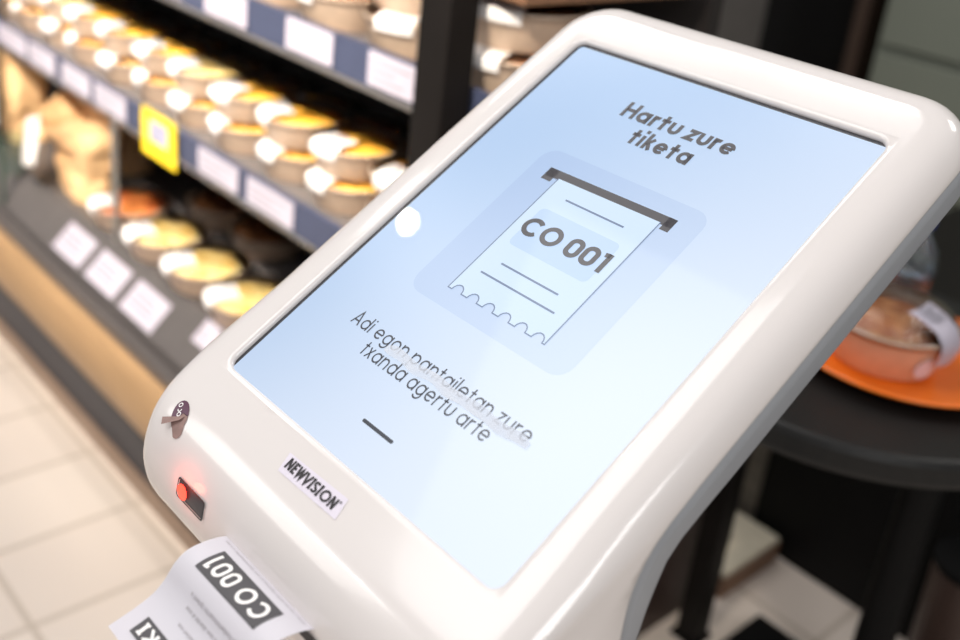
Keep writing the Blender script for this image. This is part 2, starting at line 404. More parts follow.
# the row at v = .164 falls inside the corner: give it the corner's own width
fix = []
for s, wd, nn in S:
    if wd is None:
        v = -s
        if v > cz:
            sa = (v - cz) / RI; ca = math.sqrt(1 - sa * sa); wd = WX - RC + RI * ca; nn = (ca, sa)
        else: wd = WX - RO - 0.007 * max(0.0, min(1.0, (s - 0.16) / 0.07)) ** 1.3
    fix.append((s, wd, nn))
S = sorted(fix, key=lambda q: q[0])
def shell(name, m, parent, F, B, profile, hole=None, ncol=14, full=False):
    """skin over F with edges rolled down towards B. profile = list of (outward, depth, frac) : depth metres then frac of the way to B"""
    verts = []; faces = []; nr = len(S)
    def pos(x, s, dv, depth, frac):
        ss = s - dv
        f = F(ss); b = B(ss); d = b - f; L = d.length
        q = f + d * min(1, depth / L + frac * (1 - depth / L))
        return (x, q.y, q.z)
    grid = []
    rows_ = [(s, (WX - RO if (full and s > 0.15) else wd), nn) for s, wd, nn in S]
    for s, wd, nn in rows_:
        c = min(0.1255, wd * 0.94)
        xs = [-wd, -(wd + c) / 2] + [-c + 2 * c * i / ncol for i in range(ncol + 1)] + [(wd + c) / 2, wd]
        row = []
        for x in xs:
            verts.append(pos(x, s, 0, 0, 0)); row.append(len(verts) - 1)
        grid.append(row)
    nc = len(grid[0])
    for i in range(nr - 1):
        for j in range(nc - 1):
            if hole and S[i][0] >= -0.16951 and S[i + 1][0] <= 0.16951 and 2 <= j < nc - 3: continue
            faces.append((grid[i][j], grid[i][j + 1], grid[i + 1][j + 1], grid[i + 1][j]))
    # outline: left rows bottom->top, top edge, right rows top->bottom
    out = [(grid[i][0], -rows_[i][1], S[i][0], (-S[i][2][0], S[i][2][1])) for i in range(nr - 1, -1, -1)]
    out += [(grid[0][j], verts[grid[0][j]][0], S[0][0], (0, 1)) for j in range(1, nc - 1)]
    out += [(grid[i][-1], rows_[i][1], S[i][0], S[i][2]) for i in range(nr)]
    prev = [o[0] for o in out]
    for o_, dep, fr in profile:
        cur = []
        for idx, x, s, nn in out:
            lack = (WX - RO - abs(x)) * min(1, fr * 1.6) if (s > 0.15 and nn[1] == 0) else 0
            verts.append(pos(x + nn[0] * o_ + math.copysign(lack, x), s, nn[1] * o_, dep, fr)); cur.append(len(verts) - 1)
        for i in range(len(out) - 1): faces.append((prev[i], prev[i + 1], cur[i + 1], cur[i]))
        prev = cur
    return obj(name, verts, faces, m, parent, smooth=True)
kiosk = thing('ticket_kiosk', 'white touch screen queue ticket kiosk with grey back and sloping blue screen', 'kiosk', (0, -0.11, 0))
prof = [(RO * math.sin(math.radians(a)), RD * (1 - math.cos(math.radians(a))), 0) for a in (15, 30, 45, 60, 75, 90)] + [(RO, RD, 0.15), (RO, RD, 0.35), (RO, RD, 0.65), (RO, RD, 0.97), (RO - 0.001, RD, 1.0), (RO - 0.006, RD, 1.0)]
front = shell('front_shell', MT['white'], kiosk, F_at, B_at, prof, hole=True)
front['label'] = 'glossy white front shell with bezel'
i_ = RO - 0.0012
profg = [(i_ - 0.006 + 0.006 * math.sin(math.radians(a)), 0.005 * (1 - math.cos(math.radians(a))), 0) for a in (18, 36, 54, 72, 90)] + [(i_, 0.005, 0.5), (i_, 0.005, 0.985), (i_ - 0.004, 0.005, 1.0)]
back = shell('back_shell', MT['grey'], kiosk, G_at, lambda s: B_at(s) + (G_at(s) - B_at(s)) * 0.07, profg, full=True)
back['label'] = 'grey back shell'
# rolled lip round the screen opening
def rrect(hx, hy, r, n=5):
    o = []
    for cx, cy, a0 in ((hx - r, hy - r, 0), (-hx + r, hy - r, 90), (-hx + r, -hy + r, 180), (hx - r, -hy + r, 270)):
        for k in range(n + 1):
            a = math.radians(a0 + 90 * k / n); o.append((cx + r * math.cos(a), cy + r * math.sin(a)))
    return o
lv = []; lf = []
st = [(0.0060, 0.0, .0004), (0.0046, -0.0001, .0105), (0.0034, -0.0004, .0095), (0.0024, -0.0010, .0085), (0.0017, -0.0018, .0075), (0.0014, -0.0028, .007), (0.0013, -0.0050, .007)]
for d, n, r in st:
    lv += [P(x, v, n) for x, v in rrect(0.12 + d, 0.164 + d, r)]
nn_ = len(rrect(1, 1, .1))
for k in range(len(st) - 1):
    for i in range(nn_):
        j = (i + 1) % nn_; lf.append((k * nn_ + i, k * nn_ + j, (k + 1) * nn_ + j, (k + 1) * nn_ + i))
obj('bezel_lip', lv, lf, MT['white'], front, smooth=True)
# display
disp = obj('display', [P(x, v, -0.0034) for x, v in ((-.125, -.169), (.125, -.169), (.125, .169), (-.125, .169))], [(0, 1, 2, 3)], MT['scr_mask'], kiosk)
disp['label'] = 'black bordered lcd display'
def flat(name, pts, n, m, parent=disp):
    return obj(name, [P(x, v, n) for x, v in pts], [tuple(range(len(pts)))], m, parent)
SN = -0.0032
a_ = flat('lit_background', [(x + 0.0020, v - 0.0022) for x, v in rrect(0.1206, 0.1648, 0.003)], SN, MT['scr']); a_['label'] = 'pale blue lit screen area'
def on(n): return lambda x, v: P(x, v, n)
t_ = MB(); text(t_, 'Hartu zure', 0.205, -0.0440, 0.0445, 0.1172, 0.0138, on(SN + .0003), gap=0.10, space=0.30); text(t_, 'tiketa', 0.205, -0.0232, 0.0248, 0.0990, 0.0138, on(SN + .0003), gap=0.12)
o = t_.build('heading_text', MT['scr_dark'], disp); o['label'] = 'bold grey heading Hartu zure tiketa'
t_ = MB(); text(t_, 'Adi egon pantailetan zure', 0.112, -0.0768, 0.0766, -0.0993, 0.0100, on(SN + .0003), gap=0.15); text(t_, 'txanda agertu arte', 0.112, -0.0530, 0.0568, -0.1118, 0.0100, on(SN + .0003), gap=0.15)
o = t_.build('instruction_text', MT['scr_ink'], disp); o['label'] = 'thin navy text Adi egon pantailetan zure txanda agertu arte'
flat('dash_mark', rrect(0.0135, 0.0011, 0.0008, 2) and [(x, v - 0.1407) for x, v in rrect(0.0135, 0.0011, 0.001, 2)], SN + .0003, MT['scr_ink'])
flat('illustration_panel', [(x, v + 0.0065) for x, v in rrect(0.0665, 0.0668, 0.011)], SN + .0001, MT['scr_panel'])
t_ = MB(); 
for q in ([(-.0525, .0592), (.0498, .0610), (.0498, .0540), (-.0525, .0522)], [(-.0525, .0592), (-.0445, .0592), (-.0445, .0488), (-.0525, .0488)], [(.0435, .0610), (.0498, .0610), (.0498, .0506), (.0435, .0506)]):
    t_.add([P(x, v, SN + .0002) for x, v in q], [(0, 1, 2, 3)])
t_.build('printer_slot_bar', MT['scr_dark'], disp)
sc = []     # scalloped lower edge
nb = 6; w0, w1 = -0.0405, 0.0415
stp = (w1 - w0) / nb
for k in range(nb):
    x = w0 + k * stp
    sc += [(x, -0.0475), (x + stp * 0.22, -0.0475)]
    sc += arc(x + stp * 0.55, -0.0475, stp * 0.31, stp * 0.36, 180, 0, 8)
sc.append((w1, -0.0475))
body = [(-0.0405, 0.0535)] + sc + [(0.0415, 0.0550)]
flat('ticket_drawing', body, SN + .0003, MT['scr_paper'])
t_ = MB(); stroke(t_, [(-0.0405, 0.0535)] + sc + [(0.0415, 0.0550)], 0.0008, on(SN + .0004)); t_.build('ticket_outline', MT['scr_line'], disp)
flat('number_box', [(x, v + 0.0135) for x, v in rrect(0.0325, 0.0165, 0.004)], SN + .0004, MT['scr_box'])
t_ = MB(); text(t_, 'CO 001', 0.22, -0.0338, 0.0345, 0.0066, 0.0148, on(SN + .0006), gap=0.07, space=0.26); o = t_.build('number_text', MT['scr_dark'], disp); o['label'] = 'bold grey ticket number CO 001'
for x0, x1, v in ((-.0233, .0243, .0413), (-.0235, .0243, -.0173), (-.0305, .0316, -.0284)):
    t_ = MB(); stroke(t_, [(x0, v), (x1, v)], 0.0013, on(SN + .0005)); t_.build('ruled_line', MT['scr_line'], disp)
# rubbed streak on the glass
def smudge_mat():
    m = bpy.data.materials.new('rubbed_streak'); m.use_nodes = True; nt = m.node_tree
    b = nt.nodes['Principled BSDF']; b.inputs['Base Color'].default_value = srgb(208, 214, 226); b.inputs['Roughness'].default_value = 0.6
    tc = nt.nodes.new('ShaderNodeTexCoord'); mp = nt.nodes.new('ShaderNodeMapping'); mp.inputs['Scale'].default_value = (1, 2.5, 1)
    nz = nt.nodes.new('ShaderNodeTexNoise'); nz.inputs['Scale'].default_value = 90; nz.inputs['Detail'].default_value = 5
    rp = nt.nodes.new('ShaderNodeValToRGB'); rp.color_ramp.elements[0].position = 0.32; rp.color_ramp.elements[1].position = 0.62
    rp.color_ramp.elements[0].color = (0.5, 0.5, 0.5, 1); rp.color_ramp.elements[1].color = (0.9, 0.9, 0.9, 1)
    nt.links.new(tc.outputs['Object'], mp.inputs[0]); nt.links.new(mp.outputs[0], nz.inputs['Vector']); nt.links.new(nz.outputs['Fac'], rp.inputs[0])
    nt.links.new(rp.outputs[0], b.inputs['Alpha']); return m
sm = []
for k in range(25):
    x = -0.040 + 0.119 * k / 24; sm.append((x, -0.0962 + 0.0007 * math.sin(k * 0.9) + (-0.002 if k in (0, 24) else 0)))
low = [(x, v - 0.0068 - 0.0006 * math.sin(i * 1.3) + (0.003 if i in (0, 24) else 0)) for i, (x, v) in enumerate(sm)]
obj('rubbed_smear', [P(x, v, SN + .0008) for x, v in sm] + [P(x, v, SN + .0008) for x, v in low], [(i, i + 1, 25 + i + 1, 25 + i) for i in range(24)], smudge_mat(), disp)['label'] = 'whitish rubbed streak over the text'

# stickers and scanner on the nose
def SF(x, s, off):
    a = F_at(s - 0.001); b = F_at(s + 0.001); t = (b - a).normalized(); n = Vector((0, t.z, -t.y))
    if n.y > 0.2 or (n.z < 0 and s < S1 + 0.02): n = -n
    if n.y > 0: n = -n
    q = F_at(s) + n * off; return Vector((x, q.y, q.z))
c_ = [(-0.0311, -0.1800), (0.0215, -0.1780), (0.0245, -0.1900), (-0.0281, -0.1912)]
ml = obj('maker_label', [P(x, v, 0.0003) for x, v in c_], [(0, 1, 2, 3)], MT['stlabel'], kiosk); ml['label'] = 'lavender maker label with black capitals NEWVISION'
t_ = MB(); text(t_, 'NEWVISION', 0.20, -0.0268, 0.0182, -0.1878, 0.0066, on(.0006), gap=0.10); stroke(t_, [(0.0196 + .0006 * math.cos(a), -0.1817 + .0006 * math.sin(a)) for a in [i * math.pi / 4 for i in range(9)]], .0003, on(.0006))
t_.build('lettering', MT['blackink'], ml)
def patch(name, pts, m, parent, off=0.0004, sub=None):
    return obj(name, [SF(x, s, off) for x, s in pts], [tuple(range(len(pts)))], m, parent)
def oval(cx, cs, rx, rs, rot, n=28, keep=None):
    o = []
    for i in range(n):
        a = 2 * math.pi * i / n; x = rx * math.cos(a); y = rs * math.sin(a)
        if keep is not None and y < keep: y = keep
        o.append((cx + x * math.cos(rot) + y * math.sin(rot), cs + x * math.sin(rot) - y * math.cos(rot)))
    return o
def conform(name, pts, m, parent, off):
    """polygon in (x, s) fanned from its centre so that it follows the curved shell"""
    cx = sum(p[0] for p in pts) / len(pts); cs = sum(p[1] for p in pts) / len(pts)
    v = [SF(cx, cs, off)]; f = []; n = len(pts); R = 5
    for k in range(1, R + 1):
        v += [SF(cx + (p[0] - cx) * k / R, cs + (p[1] - cs) * k / R, off) for p in pts]
    for i in range(n):
        j = (i + 1) % n; f.append((0, 1 + i, 1 + j))
        for k in range(R - 1): f.append((1 + k * n + i, 1 + k * n + j, 1 + (k + 1) * n + j, 1 + (k + 1) * n + i))
    return obj(name, v, f, m, parent, smooth=True)
ROT = -0.72
def ov(a, b, cx=-0.1155, cs=0.2065):     # local oval axes: a along, b across
    a *= 0.85; b *= 0.85
    return (cx + a * math.cos(ROT) - b * math.sin(ROT), cs + a * math.sin(ROT) + b * math.cos(ROT))
torn = conform('torn_sticker', [ov(0.0075 * math.cos(t), 0.0120 * math.sin(t) + (0.0045 if math.sin(t) > 0.8 else 0)) for t in [2 * math.pi * i / 26 for i in range(26)]], MT['torn'], kiosk, 0.0004)
torn['label'] = 'half torn oval purple sticker with white script'
conform('purple_face', [ov(0.0075 * math.cos(t), min(0.0120 * math.sin(t), 0.0005 + 0.002 * math.cos(t * 3))) for t in [2 * math.pi * i / 26 for i in range(26)]], MT['purple'], torn, 0.0006)
fl = [ov(-0.006, 0.000), ov(0.005, 0.0015), ov(0.002, 0.0040), ov(-0.012, 0.0045), ov(-0.0125, -0.001)]
obj('peeled_flap', [SF(x, s, 0.0009 + 0.0026 * k) for (x, s), k in zip(fl, (0, 0, 0.3, 1.2, 1.0))], [(0, 1, 2, 3, 4)], MT['torn'], torn)
t_ = MB()
for k in range(3):
    cx, cy = -0.0008, -0.0085 + 0.0036 * k
    stroke(t_, [(cx + 0.0016 * math.cos(a), cy + 0.0014 * math.sin(a)) for a in [i * 2 * math.pi / 12 for i in range(13 if k != 1 else 8)]], 0.0007, lambda a, b: SF(*ov(a, b), 0.0008))
t_.build('white_script', MT['label'], torn)
# barcode scanner window
scx, scs = -0.0745, S1 + NZ * math.radians(47)
def sr(hx, hs, r): return [(scx + x, scs + y) for x, y in rrect(hx, hs, r, 3)]
fr_v = [SF(x, s, 0.0009) for x, s in sr(0.0152, 0.0062, 0.002)] + [SF(x, s, 0.0009) for x, s in sr(0.0142, 0.0052, 0.0015)] + [SF(x, s, -0.003) for x, s in sr(0.0140, 0.0050, 0.0015)]
nq = len(sr(1, 1, .1)); 
sw = conform('scanner_window', sr(0.0142, 0.0052, 0.0015), MT['scr_mask'], kiosk, 0.0004); sw['label'] = 'black scanner window glowing red'
obj('window_frame', fr_v[:2 * nq], [(i, (i + 1) % nq, nq + (i + 1) % nq, nq + i) for i in range(nq)], MT['dark'], sw)
conform('red_light', [(scx - 0.0080 + 0.0055 * math.cos(a), scs + 0.0003 + 0.0045 * math.sin(a)) for a in [i * math.pi / 8 for i in range(16)]], MT['red'], sw, 0.0016)
rl = bpy.data.lights.new('scanner_led', 'POINT'); rl.energy = 0.012; rl.color = (1, 0.08, 0.04); rl.shadow_soft_size = 0.004
ro = bpy.data.objects.new('scanner_led', rl); COL.objects.link(ro); ro.location = SF(scx - 0.006, scs - 0.004, 0.009)
# ticket slot
slot = MB()
sv = [SF(x, S1 + NZ * math.radians(a), 0.0006) for a in (51, 58) for x in [-0.040 + 0.1 * i / 8 for i in range(9)]]
slot.add(sv, [(i, i + 1, 9 + i + 1, 9 + i) for i in range(8)])
slot.build('ticket_slot', MT['dark'], kiosk)
# pedestal
MB().box(-0.11, 0.11, -0.125, -0.055, 0.02, 0.43).build('pedestal', MT['grey'], kiosk, bevel=0.006)
MB().box(-0.20, 0.20, -0.30, 0.10, 0.0, 0.02).build('base_plate', MT['grey'], kiosk, bevel=0.004)

# printed ticket hanging from the slot
path = smooth_keys([(0, -0.1855, 0.9085), (0.006, -0.1915, 0.9104), (0.012, -0.1978, 0.9116), (0.019, -0.2050, 0.9119), (0.026, -0.2115, 0.9104), (0.033, -0.2172, 0.9056), (0.040, -0.2220, 0.8985), (0.048, -0.2280, 0.8927), (0.058, -0.2368, 0.8882), (0.075, -0.2531, 0.8824)], 5)
TX0, TX1 = -0.035, 0.050
def tk(x, l, off=0.0):
    q = poly_at(path, l); a = poly_at(path, max(0, l - .001)); b = poly_at(path, min(.075, l + .001)); d = (b - a).normalized(); n = Vector((0, -d.z, d.y))
    if n.z < 0: n = -n
    q = q + n * off; sag = 0.0015 * math.sin(l * 40) * ((x - 0.0075) / 0.0425)
    return Vector((x, q.y, q.z + sag))
tp = thing('paper_ticket', 'curled white paper ticket with black number block, hanging from the kiosk slot', 'ticket', tk(0.0075, 0))
nl, nx = 45, 10
def sheet(x0, x1, l0, l1, off, nl=10, nx=6):
    v = [tk(x0 + (x1 - x0) * i / nx, l0 + (l1 - l0) * j / nl, off) for j in range(nl + 1) for i in range(nx + 1)]
    f = [(j * (nx + 1) + i, j * (nx + 1) + i + 1, (j + 1) * (nx + 1) + i + 1, (j + 1) * (nx + 1) + i) for j in range(nl) for i in range(nx)]
    return v, f
v1, f1 = sheet(TX0, TX1, 0, 0.075, 0, 45, 8); v2, f2 = sheet(TX0, TX1, 0, 0.075, -0.00015, 45, 8)
m_ = MB(); m_.add(v1, f1); m_.add(v2, f2); m_.build('paper', MT['paper'], tp, smooth=True)
def tfn(off): return lambda x, l: tk(-x, l, off)      # reads from right to left, upright towards the tip
KB0, KB1, KL0, KL1 = -0.0222, 0.0355, 0.0090, 0.0262
m_ = MB(); m_.add(*sheet(KB0, KB1, KL0, KL1, 0.0003, 12, 6)); nbk = m_.build('number_block', MT['tink'], tp); nbk['label'] = 'dark block with white ticket number CO 001'
m_ = MB(); text(m_, 'CO 001', 0.19, -KB1 + 0.0032, -KB0 - 0.0032, KL0 + 0.0030, KL1 - KL0 - 0.0060, tfn(0.0006)); m_.build('number_digits', MT['label'], nbk)
E0, E1, EL0, EL1 = -0.024, 0.040, 0.0575, 0.0685
m_ = MB(); m_.add(*sheet(E0, E1, EL0, EL1, 0.0003, 12, 6)); eb = m_.build('shop_block', MT['tink'], tp)
m_ = MB(); text(m_, 'EROSKI', 0.17, -E1 + 0.004, -E0 - 0.003, EL0 + 0.002, EL1 - EL0 - 0.004, tfn(0.0006)); m_.build('shop_lettering', MT['label'], eb)
def tiny(name, l, x0, x1, h, n):
    m_ = MB(); x = x0
    while x < x1:
        wdt = random.uniform(0.6, 1.0) * h
        k = random.choice('aeoniturdp')
        st_, ad = glyph(k, 0.16)
        for pl in st_: stroke(m_, [(-x1 + (x - x0) + p[0] * h, l + p[1] * h) for p in pl], 0.16 * h, tfn(0.0004))
        x += ad * h + 0.2 * h
        if random.random() < 0.15: x += h * 0.5
    m_.build(name, MT['tink2'], tp)
tiny('fine_print', 0.0032, -0.030, 0.046, 0.0016, 40)
tiny('fine_print', 0.0345, -0.012, 0.032, 0.0022, 14)
tiny('fine_print', 0.0400, -0.010, 0.030, 0.0022, 14)
tiny('fine_print', 0.0480, -0.006, 0.026, 0.0022, 12)

# ------------------------------------------------------------------ display shelf
XL, XR = -4.6, -0.44
shelf = thing('food_shelf', 'long dark food display shelf with pale wood bumper and slate price rails', 'shelf', (-2.4, 0.6, 0))
MB().prism([(0.296, 0.163), (0.280, 0.176), (0.269, 0.198), (0.265, 0.222), (0.268, 0.250), (0.276, 0.274), (0.290, 0.290), (0.312, 0.293), (0.312, 0.160)], XL, XR).build('bumper', MT['wood'], shelf, smooth=False, bevel=0.004)['label'] = 'pale wooden bumper rail'
MB().box(XL, XR, 0.312, 0.93, 0.03, 0.15).build('plinth', MT['plinth'], shelf)
MB().box(XL, XR, 0.300, 0.93, 0.0, 0.03).build('base_strip', MT['strip'], shelf)['label'] = 'taupe strip along the floor'
MB().prism([(0.312, 0.15), (0.300, 0.291), (0.300, 0.312), (0.322, 0.312), (0.322, 0.335), (0.386, 0.400), (0.92, 0.400), (0.92, 0.15)], XL, XR).build('bottom_deck', mat('dark_deck_metal', srgb(86, 82, 82), 0.4, var=0.06), shelf)
for nm, z0, z1, yb in (('middle_shelf', 0.655, 0.690, 0.74), ('upper_shelf', 0.925, 0.958, 0.74)):
    MB().box(XL, XR, 0.408, yb, z0, z1).build(nm, MT['shelf'], shelf)
for z in (0.675, 0.948):
    MB().prism([(0.400, z - 0.028), (0.397, z + 0.026), (0.4075, z + 0.026), (0.4075, z - 0.028)], XL, XR).build('price_rail', MT['navy'], shelf)
    MB().prism([(0.400, z - 0.036), (0.396, z - 0.0285), (0.4075, z - 0.0285), (0.4075, z - 0.036)], XL, XR).build('rail_edge', MT['steel'], shelf)
MB().box(XL, XR, 0.40, 0.72, 1.085, 1.115).build('top_shelf', MT['brownwood'], shelf)['label'] = 'brown top shelf board'
MB().box(XL, XR, 0.745, 0.77, 0.40, 1.12).build('back_panel', MT['shelf_back'], shelf)
MB().box(-0.4395, -0.388, 0.44, 0.965, 0.0, 0.62).build('end_panel', mat('dark_red_panel', srgb(52, 36, 32), 0.5), shelf)
for x in (-0.553, -2.15, -3.75):
    MB().box(x, x + 0.053, 0.345, 0.390, 0.29, 2.0).build('upright_post', MT['black_metal'], shelf, bevel=0.003)
MB().box(-1.478, -1.470, 0.385, 0.395, 0.40, 0.645).build('hanging_bracket', MT['steel'], shelf)

def card(name, x0, x1, z0, z1, y, label, cat, group, m=MT['tag'], lines=True, tilt=0):
    t = thing(name, label, cat, ((x0 + x1) / 2, y, z0), group)
    MB().box(x0, x1, y - 0.0015, y, z0, z1).build('card', m, t)
    if lines:
        q = MB()
        for k, (a, b) in enumerate(((0.08, 0.85), (0.08, 0.55), (0.08, 0.7))):
            zz = z1 - (z1 - z0) * (0.25 + 0.25 * k); q.box(x0 + (x1 - x0) * a, x0 + (x1 - x0) * b, y - 0.0019, y - 0.0016, zz - 0.0022, zz + 0.0012)
        q.build('print', MT['print'], t)
    return t
ORD = ['first', 'second', 'third', 'fourth', 'fifth', 'sixth', 'seventh', 'eighth', 'ninth', 'tenth', 'eleventh', 'twelfth', 'thirteenth', 'fourteenth']
for k, (x0, x1) in enumerate([(-1.0, -0.868), (-1.158, -1.030), (-1.567, -1.434), (-1.723, -1.591), (-1.896, -1.762), (-2.078, -1.916), (-2.24, -2.11), (-2.41, -2.28)]):
    lab = 'white price card, middle slate rail, ' + (['right of the yellow tag and nearest the kiosk', 'just right of the yellow tag', 'just left of the yellow tag'] + [ORD[i] + ' card left of the yellow tag' for i in range(1, 6)])[k]
    card('price_card', x0, x1, 0.6535, 0.6975, 0.3965, lab, 'price tag', 'price cards on the middle rail')
for k, (x0, x1) in enumerate([(-0.708, -0.601), (-0.905, -0.790), (-1.14, -1.015), (-1.34, -1.22), (-1.56, -1.44)]):
    lab = 'white price card on the upper slate rail, ' + ['beside the black post', 'second from the black post', 'third from the black post', 'fourth from the black post', 'fifth from the black post'][k]
    card('price_card', x0, x1, 0.9265, 0.9715, 0.3965, lab, 'price tag', 'price cards on the upper rail')
ys = card('yellow_offer_tag', -1.357, -1.228, 0.627, 0.712, 0.3915, 'yellow offer tag with pale inset hanging from the middle rail', 'price tag', None, MT['yellow'], False)
MB().box(-1.325, -1.258, 0.3895, 0.3899, 0.657, 0.697).build('inset', MT['lilac'], ys)
q = MB()
for k in range(3): q.box(-1.316, -1.268 - 0.01 * k, 0.3890, 0.3893, 0.689 - 0.012 * k - 0.003, 0.689 - 0.012 * k)
q.build('print', MT['print'], ys)
# cards lying on the sloping front of the bottom deck
def deck_pt(x, a): return Vector((x, 0.322 + 0.064 * a - 0.0012, 0.335 + 0.065 * a + 0.0012))
for k, (x0, x1) in enumerate([(-1.325, -1.20), (-1.480, -1.355), (-1.635, -1.51), (-1.10, -1.045)]):
    a0, a1 = (0.06, 0.74) if k < 3 else (0.5, 1.0)
    t = thing('deck_card', 'white price card on the sloping deck edge, ' + ['nearest the kiosk of the three large ones', 'middle of the three large ones', 'beside the paper bag', 'small and half hidden by the kiosk'][k], 'price tag', deck_pt((x0 + x1) / 2, a0), 'price cards on the deck edge')
    obj('card', [deck_pt(x0, a0), deck_pt(x1, a0), deck_pt(x1, a1), deck_pt(x0, a1)], [(0, 1, 2, 3)], MT['tag'], t)
    q = MB()
    for b in (0.3, 0.5, 0.7):
        aa = a0 + (a1 - a0) * b; e = Vector((0, -0.0004, 0.0004))
        q.add([deck_pt(x0 + .012, aa) + e, deck_pt(x1 - .02 - .03 * b, aa) + e, deck_pt(x1 - .02 - .03 * b, aa + .05) + e, deck_pt(x0 + .012, aa + .05) + e], [(0, 1, 2, 3)])
    q.build('print', MT['print'], t)

# ------------------------------------------------------------------ salad bowls
def bowl_proto(r, h, food, rot, label_on=True, name='salad_bowl', dome=0.0):
    t = thing(name, 'x', 'bowl', (0, 0, 0))
    rb = r * 0.80
    b = MB().lathe([(0.0, 0.0), (rb - 0.004, 0.0), (rb, 0.003), (r - 0.002, h - 0.004), (r, h - 0.002), (r, h), (r - 0.003, h), (r - 0.004, h - 0.004), (rb - 0.002, 0.005), (0.0, 0.005)], 0, 0, 40)
    b.build('bowl', MT['kraft'], t, smooth=True)
    # heaped food
    v = [(0, 0, h * 0.86 + 0.012)]; f = []; n = 30; R = 6; seed = Vector((rot * 7, r * 100, h * 55))
    for k in range(1, R + 1):
        for i in range(n):
            a = 2 * math.pi * i / n; rr = (r - 0.007) * k / R
            z = h * 0.86 + 0.012 * (1 - (k / R) ** 2) + 0.008 * noise.noise(Vector((rr * math.cos(a) * 60, rr * math.sin(a) * 60, 0)) + seed) * (1 if k < R else 0.2)
            v.append((rr * math.cos(a), rr * math.sin(a), z - (0.004 if k == R else 0)))
    for i in range(n):
        j = (i + 1) % n; f.append((0, 1 + i, 1 + j))
        for k in range(R - 1): f.append((1 + k * n + i, 1 + k * n + j, 1 + (k + 1) * n + j, 1 + (k + 1) * n + i))
    obj('food', v, f, food, t, smooth=True)
    MB().lathe([(r + 0.0015, h - 0.006), (r + 0.0022, h), (r + 0.0005, h + 0.002), (r - 0.006, h + 0.0015), (r - 0.010, h + 0.0055 + dome * 0.6), (r * 0.5, h + 0.0072 + dome), (0.0, h + 0.0076 + dome)], 0, 0, 40).build('lid', MT['lid'], t, smooth=True)['label'] = 'clear plastic lid'
    if label_on:
        ca, sa = math.cos(rot), math.sin(rot)
        prof = [(-0.024, h + 0.0082), (-r * 0.75, h + 0.0076), (-r + 0.004, h + 0.0046), (-r - 0.0028, h + 0.001), (-r - 0.0032, h - 0.006), (-r - 0.0016, h - 0.013)]
        hw = 0.028; v = []; nn = 7
        for y, z in prof:
            for i in range(nn):
                x = -hw + 2 * hw * i / (nn - 1)
                yy = y + (abs(y) - math.sqrt(max(0, y * y - x * x))) if abs(y) > r * 0.9 else y
                v.append((x * ca - yy * sa, x * sa + yy * ca, z))
        f = [(j * nn + i, j * nn + i + 1, (j + 1) * nn + i + 1, (j + 1) * nn + i) for j in range(len(prof) - 1) for i in range(nn - 1)]
        obj('label', v, f, MT['label'], t)['label'] = 'white paper label folded over the rim'
        q = MB()
        for k in range(3):
            y = -0.030 - 0.007 * k
            pts = [(-0.022, y), (0.018 - 0.006 * k, y), (0.018 - 0.006 * k, y - 0.003), (-0.022, y - 0.003)]
            q.add([(x * ca - yy * sa, x * sa + yy * ca, h + 0.0088) for x, yy in pts], [(0, 1, 2, 3)])
        q.build('label_print', MT['ink'], [c for c in t.children if c.name.startswith('label')][0])
    return t
def dup(root, loc, rz, label, group):
    r = root.copy(); COL.objects.link(r); r.location = loc; r.rotation_euler = (0, 0, rz); r['label'] = label; r['group'] = group
    for ch in list(root.children):
        c = ch.copy(); COL.objects.link(c); c.parent = r
        for g in list(ch.children):
            d = g.copy(); COL.objects.link(d); d.parent = c
    return r
used = set()
protos = {}
def put(kind, loc, rz, label, group):
    if kind not in protos:
        r, h, food, rot, lab = KINDS[kind]
        protos[kind] = bowl_proto(r, h, MT[food], rot, lab)
    p = protos[kind]
    if kind not in used:
        used.add(kind); p.location = loc; p.rotation_euler = (0, 0, rz); p['label'] = label; p['group'] = group; return p
    return dup(p, loc, rz, label, group)
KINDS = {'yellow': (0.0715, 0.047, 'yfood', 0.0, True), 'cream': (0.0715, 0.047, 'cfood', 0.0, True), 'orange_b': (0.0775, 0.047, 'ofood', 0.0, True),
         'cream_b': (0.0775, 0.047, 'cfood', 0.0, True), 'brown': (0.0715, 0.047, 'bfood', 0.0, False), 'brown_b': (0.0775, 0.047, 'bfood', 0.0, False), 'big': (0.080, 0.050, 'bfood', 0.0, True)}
HS = 0.0555
# middle shelf, front row: stacks of two
for k in range(13):
    x = -0.845 - 0.1475 * k
    for lv_ in range(2):
        put('yellow' if (lv_ == 0 or k % 4 != 3) else 'cream', (x, 0.489 + 0.003 * math.sin(k * 2), 0.690 + HS * lv_), 0.25 * math.sin(k * 3 + lv_) - 0.1,
            'kraft bowl of yellow food, %s of %s front stack on middle shelf from kiosk' % ('top' if lv_ else 'bottom', ORD[k]), 'salad bowls in the front row of the middle shelf')
for lv_ in range(2):
    put('yellow', (-0.695, 0.49, 0.690 + HS * lv_), 0.2, 'kraft bowl, %s of middle shelf stack mostly hidden by kiosk' % ('top' if lv_ else 'bottom'), 'salad bowls in the front row of the middle shelf')
for k in range(11):
    x = -0.76 - 0.1475 * k
    put('brown' if k % 3 else 'yellow', (x, 0.655, 0.690), 0.3 * math.sin(k), 'lidded kraft bowl, %s from black post in back row of middle shelf' % ORD[k], 'bowls in the back row of the middle shelf')
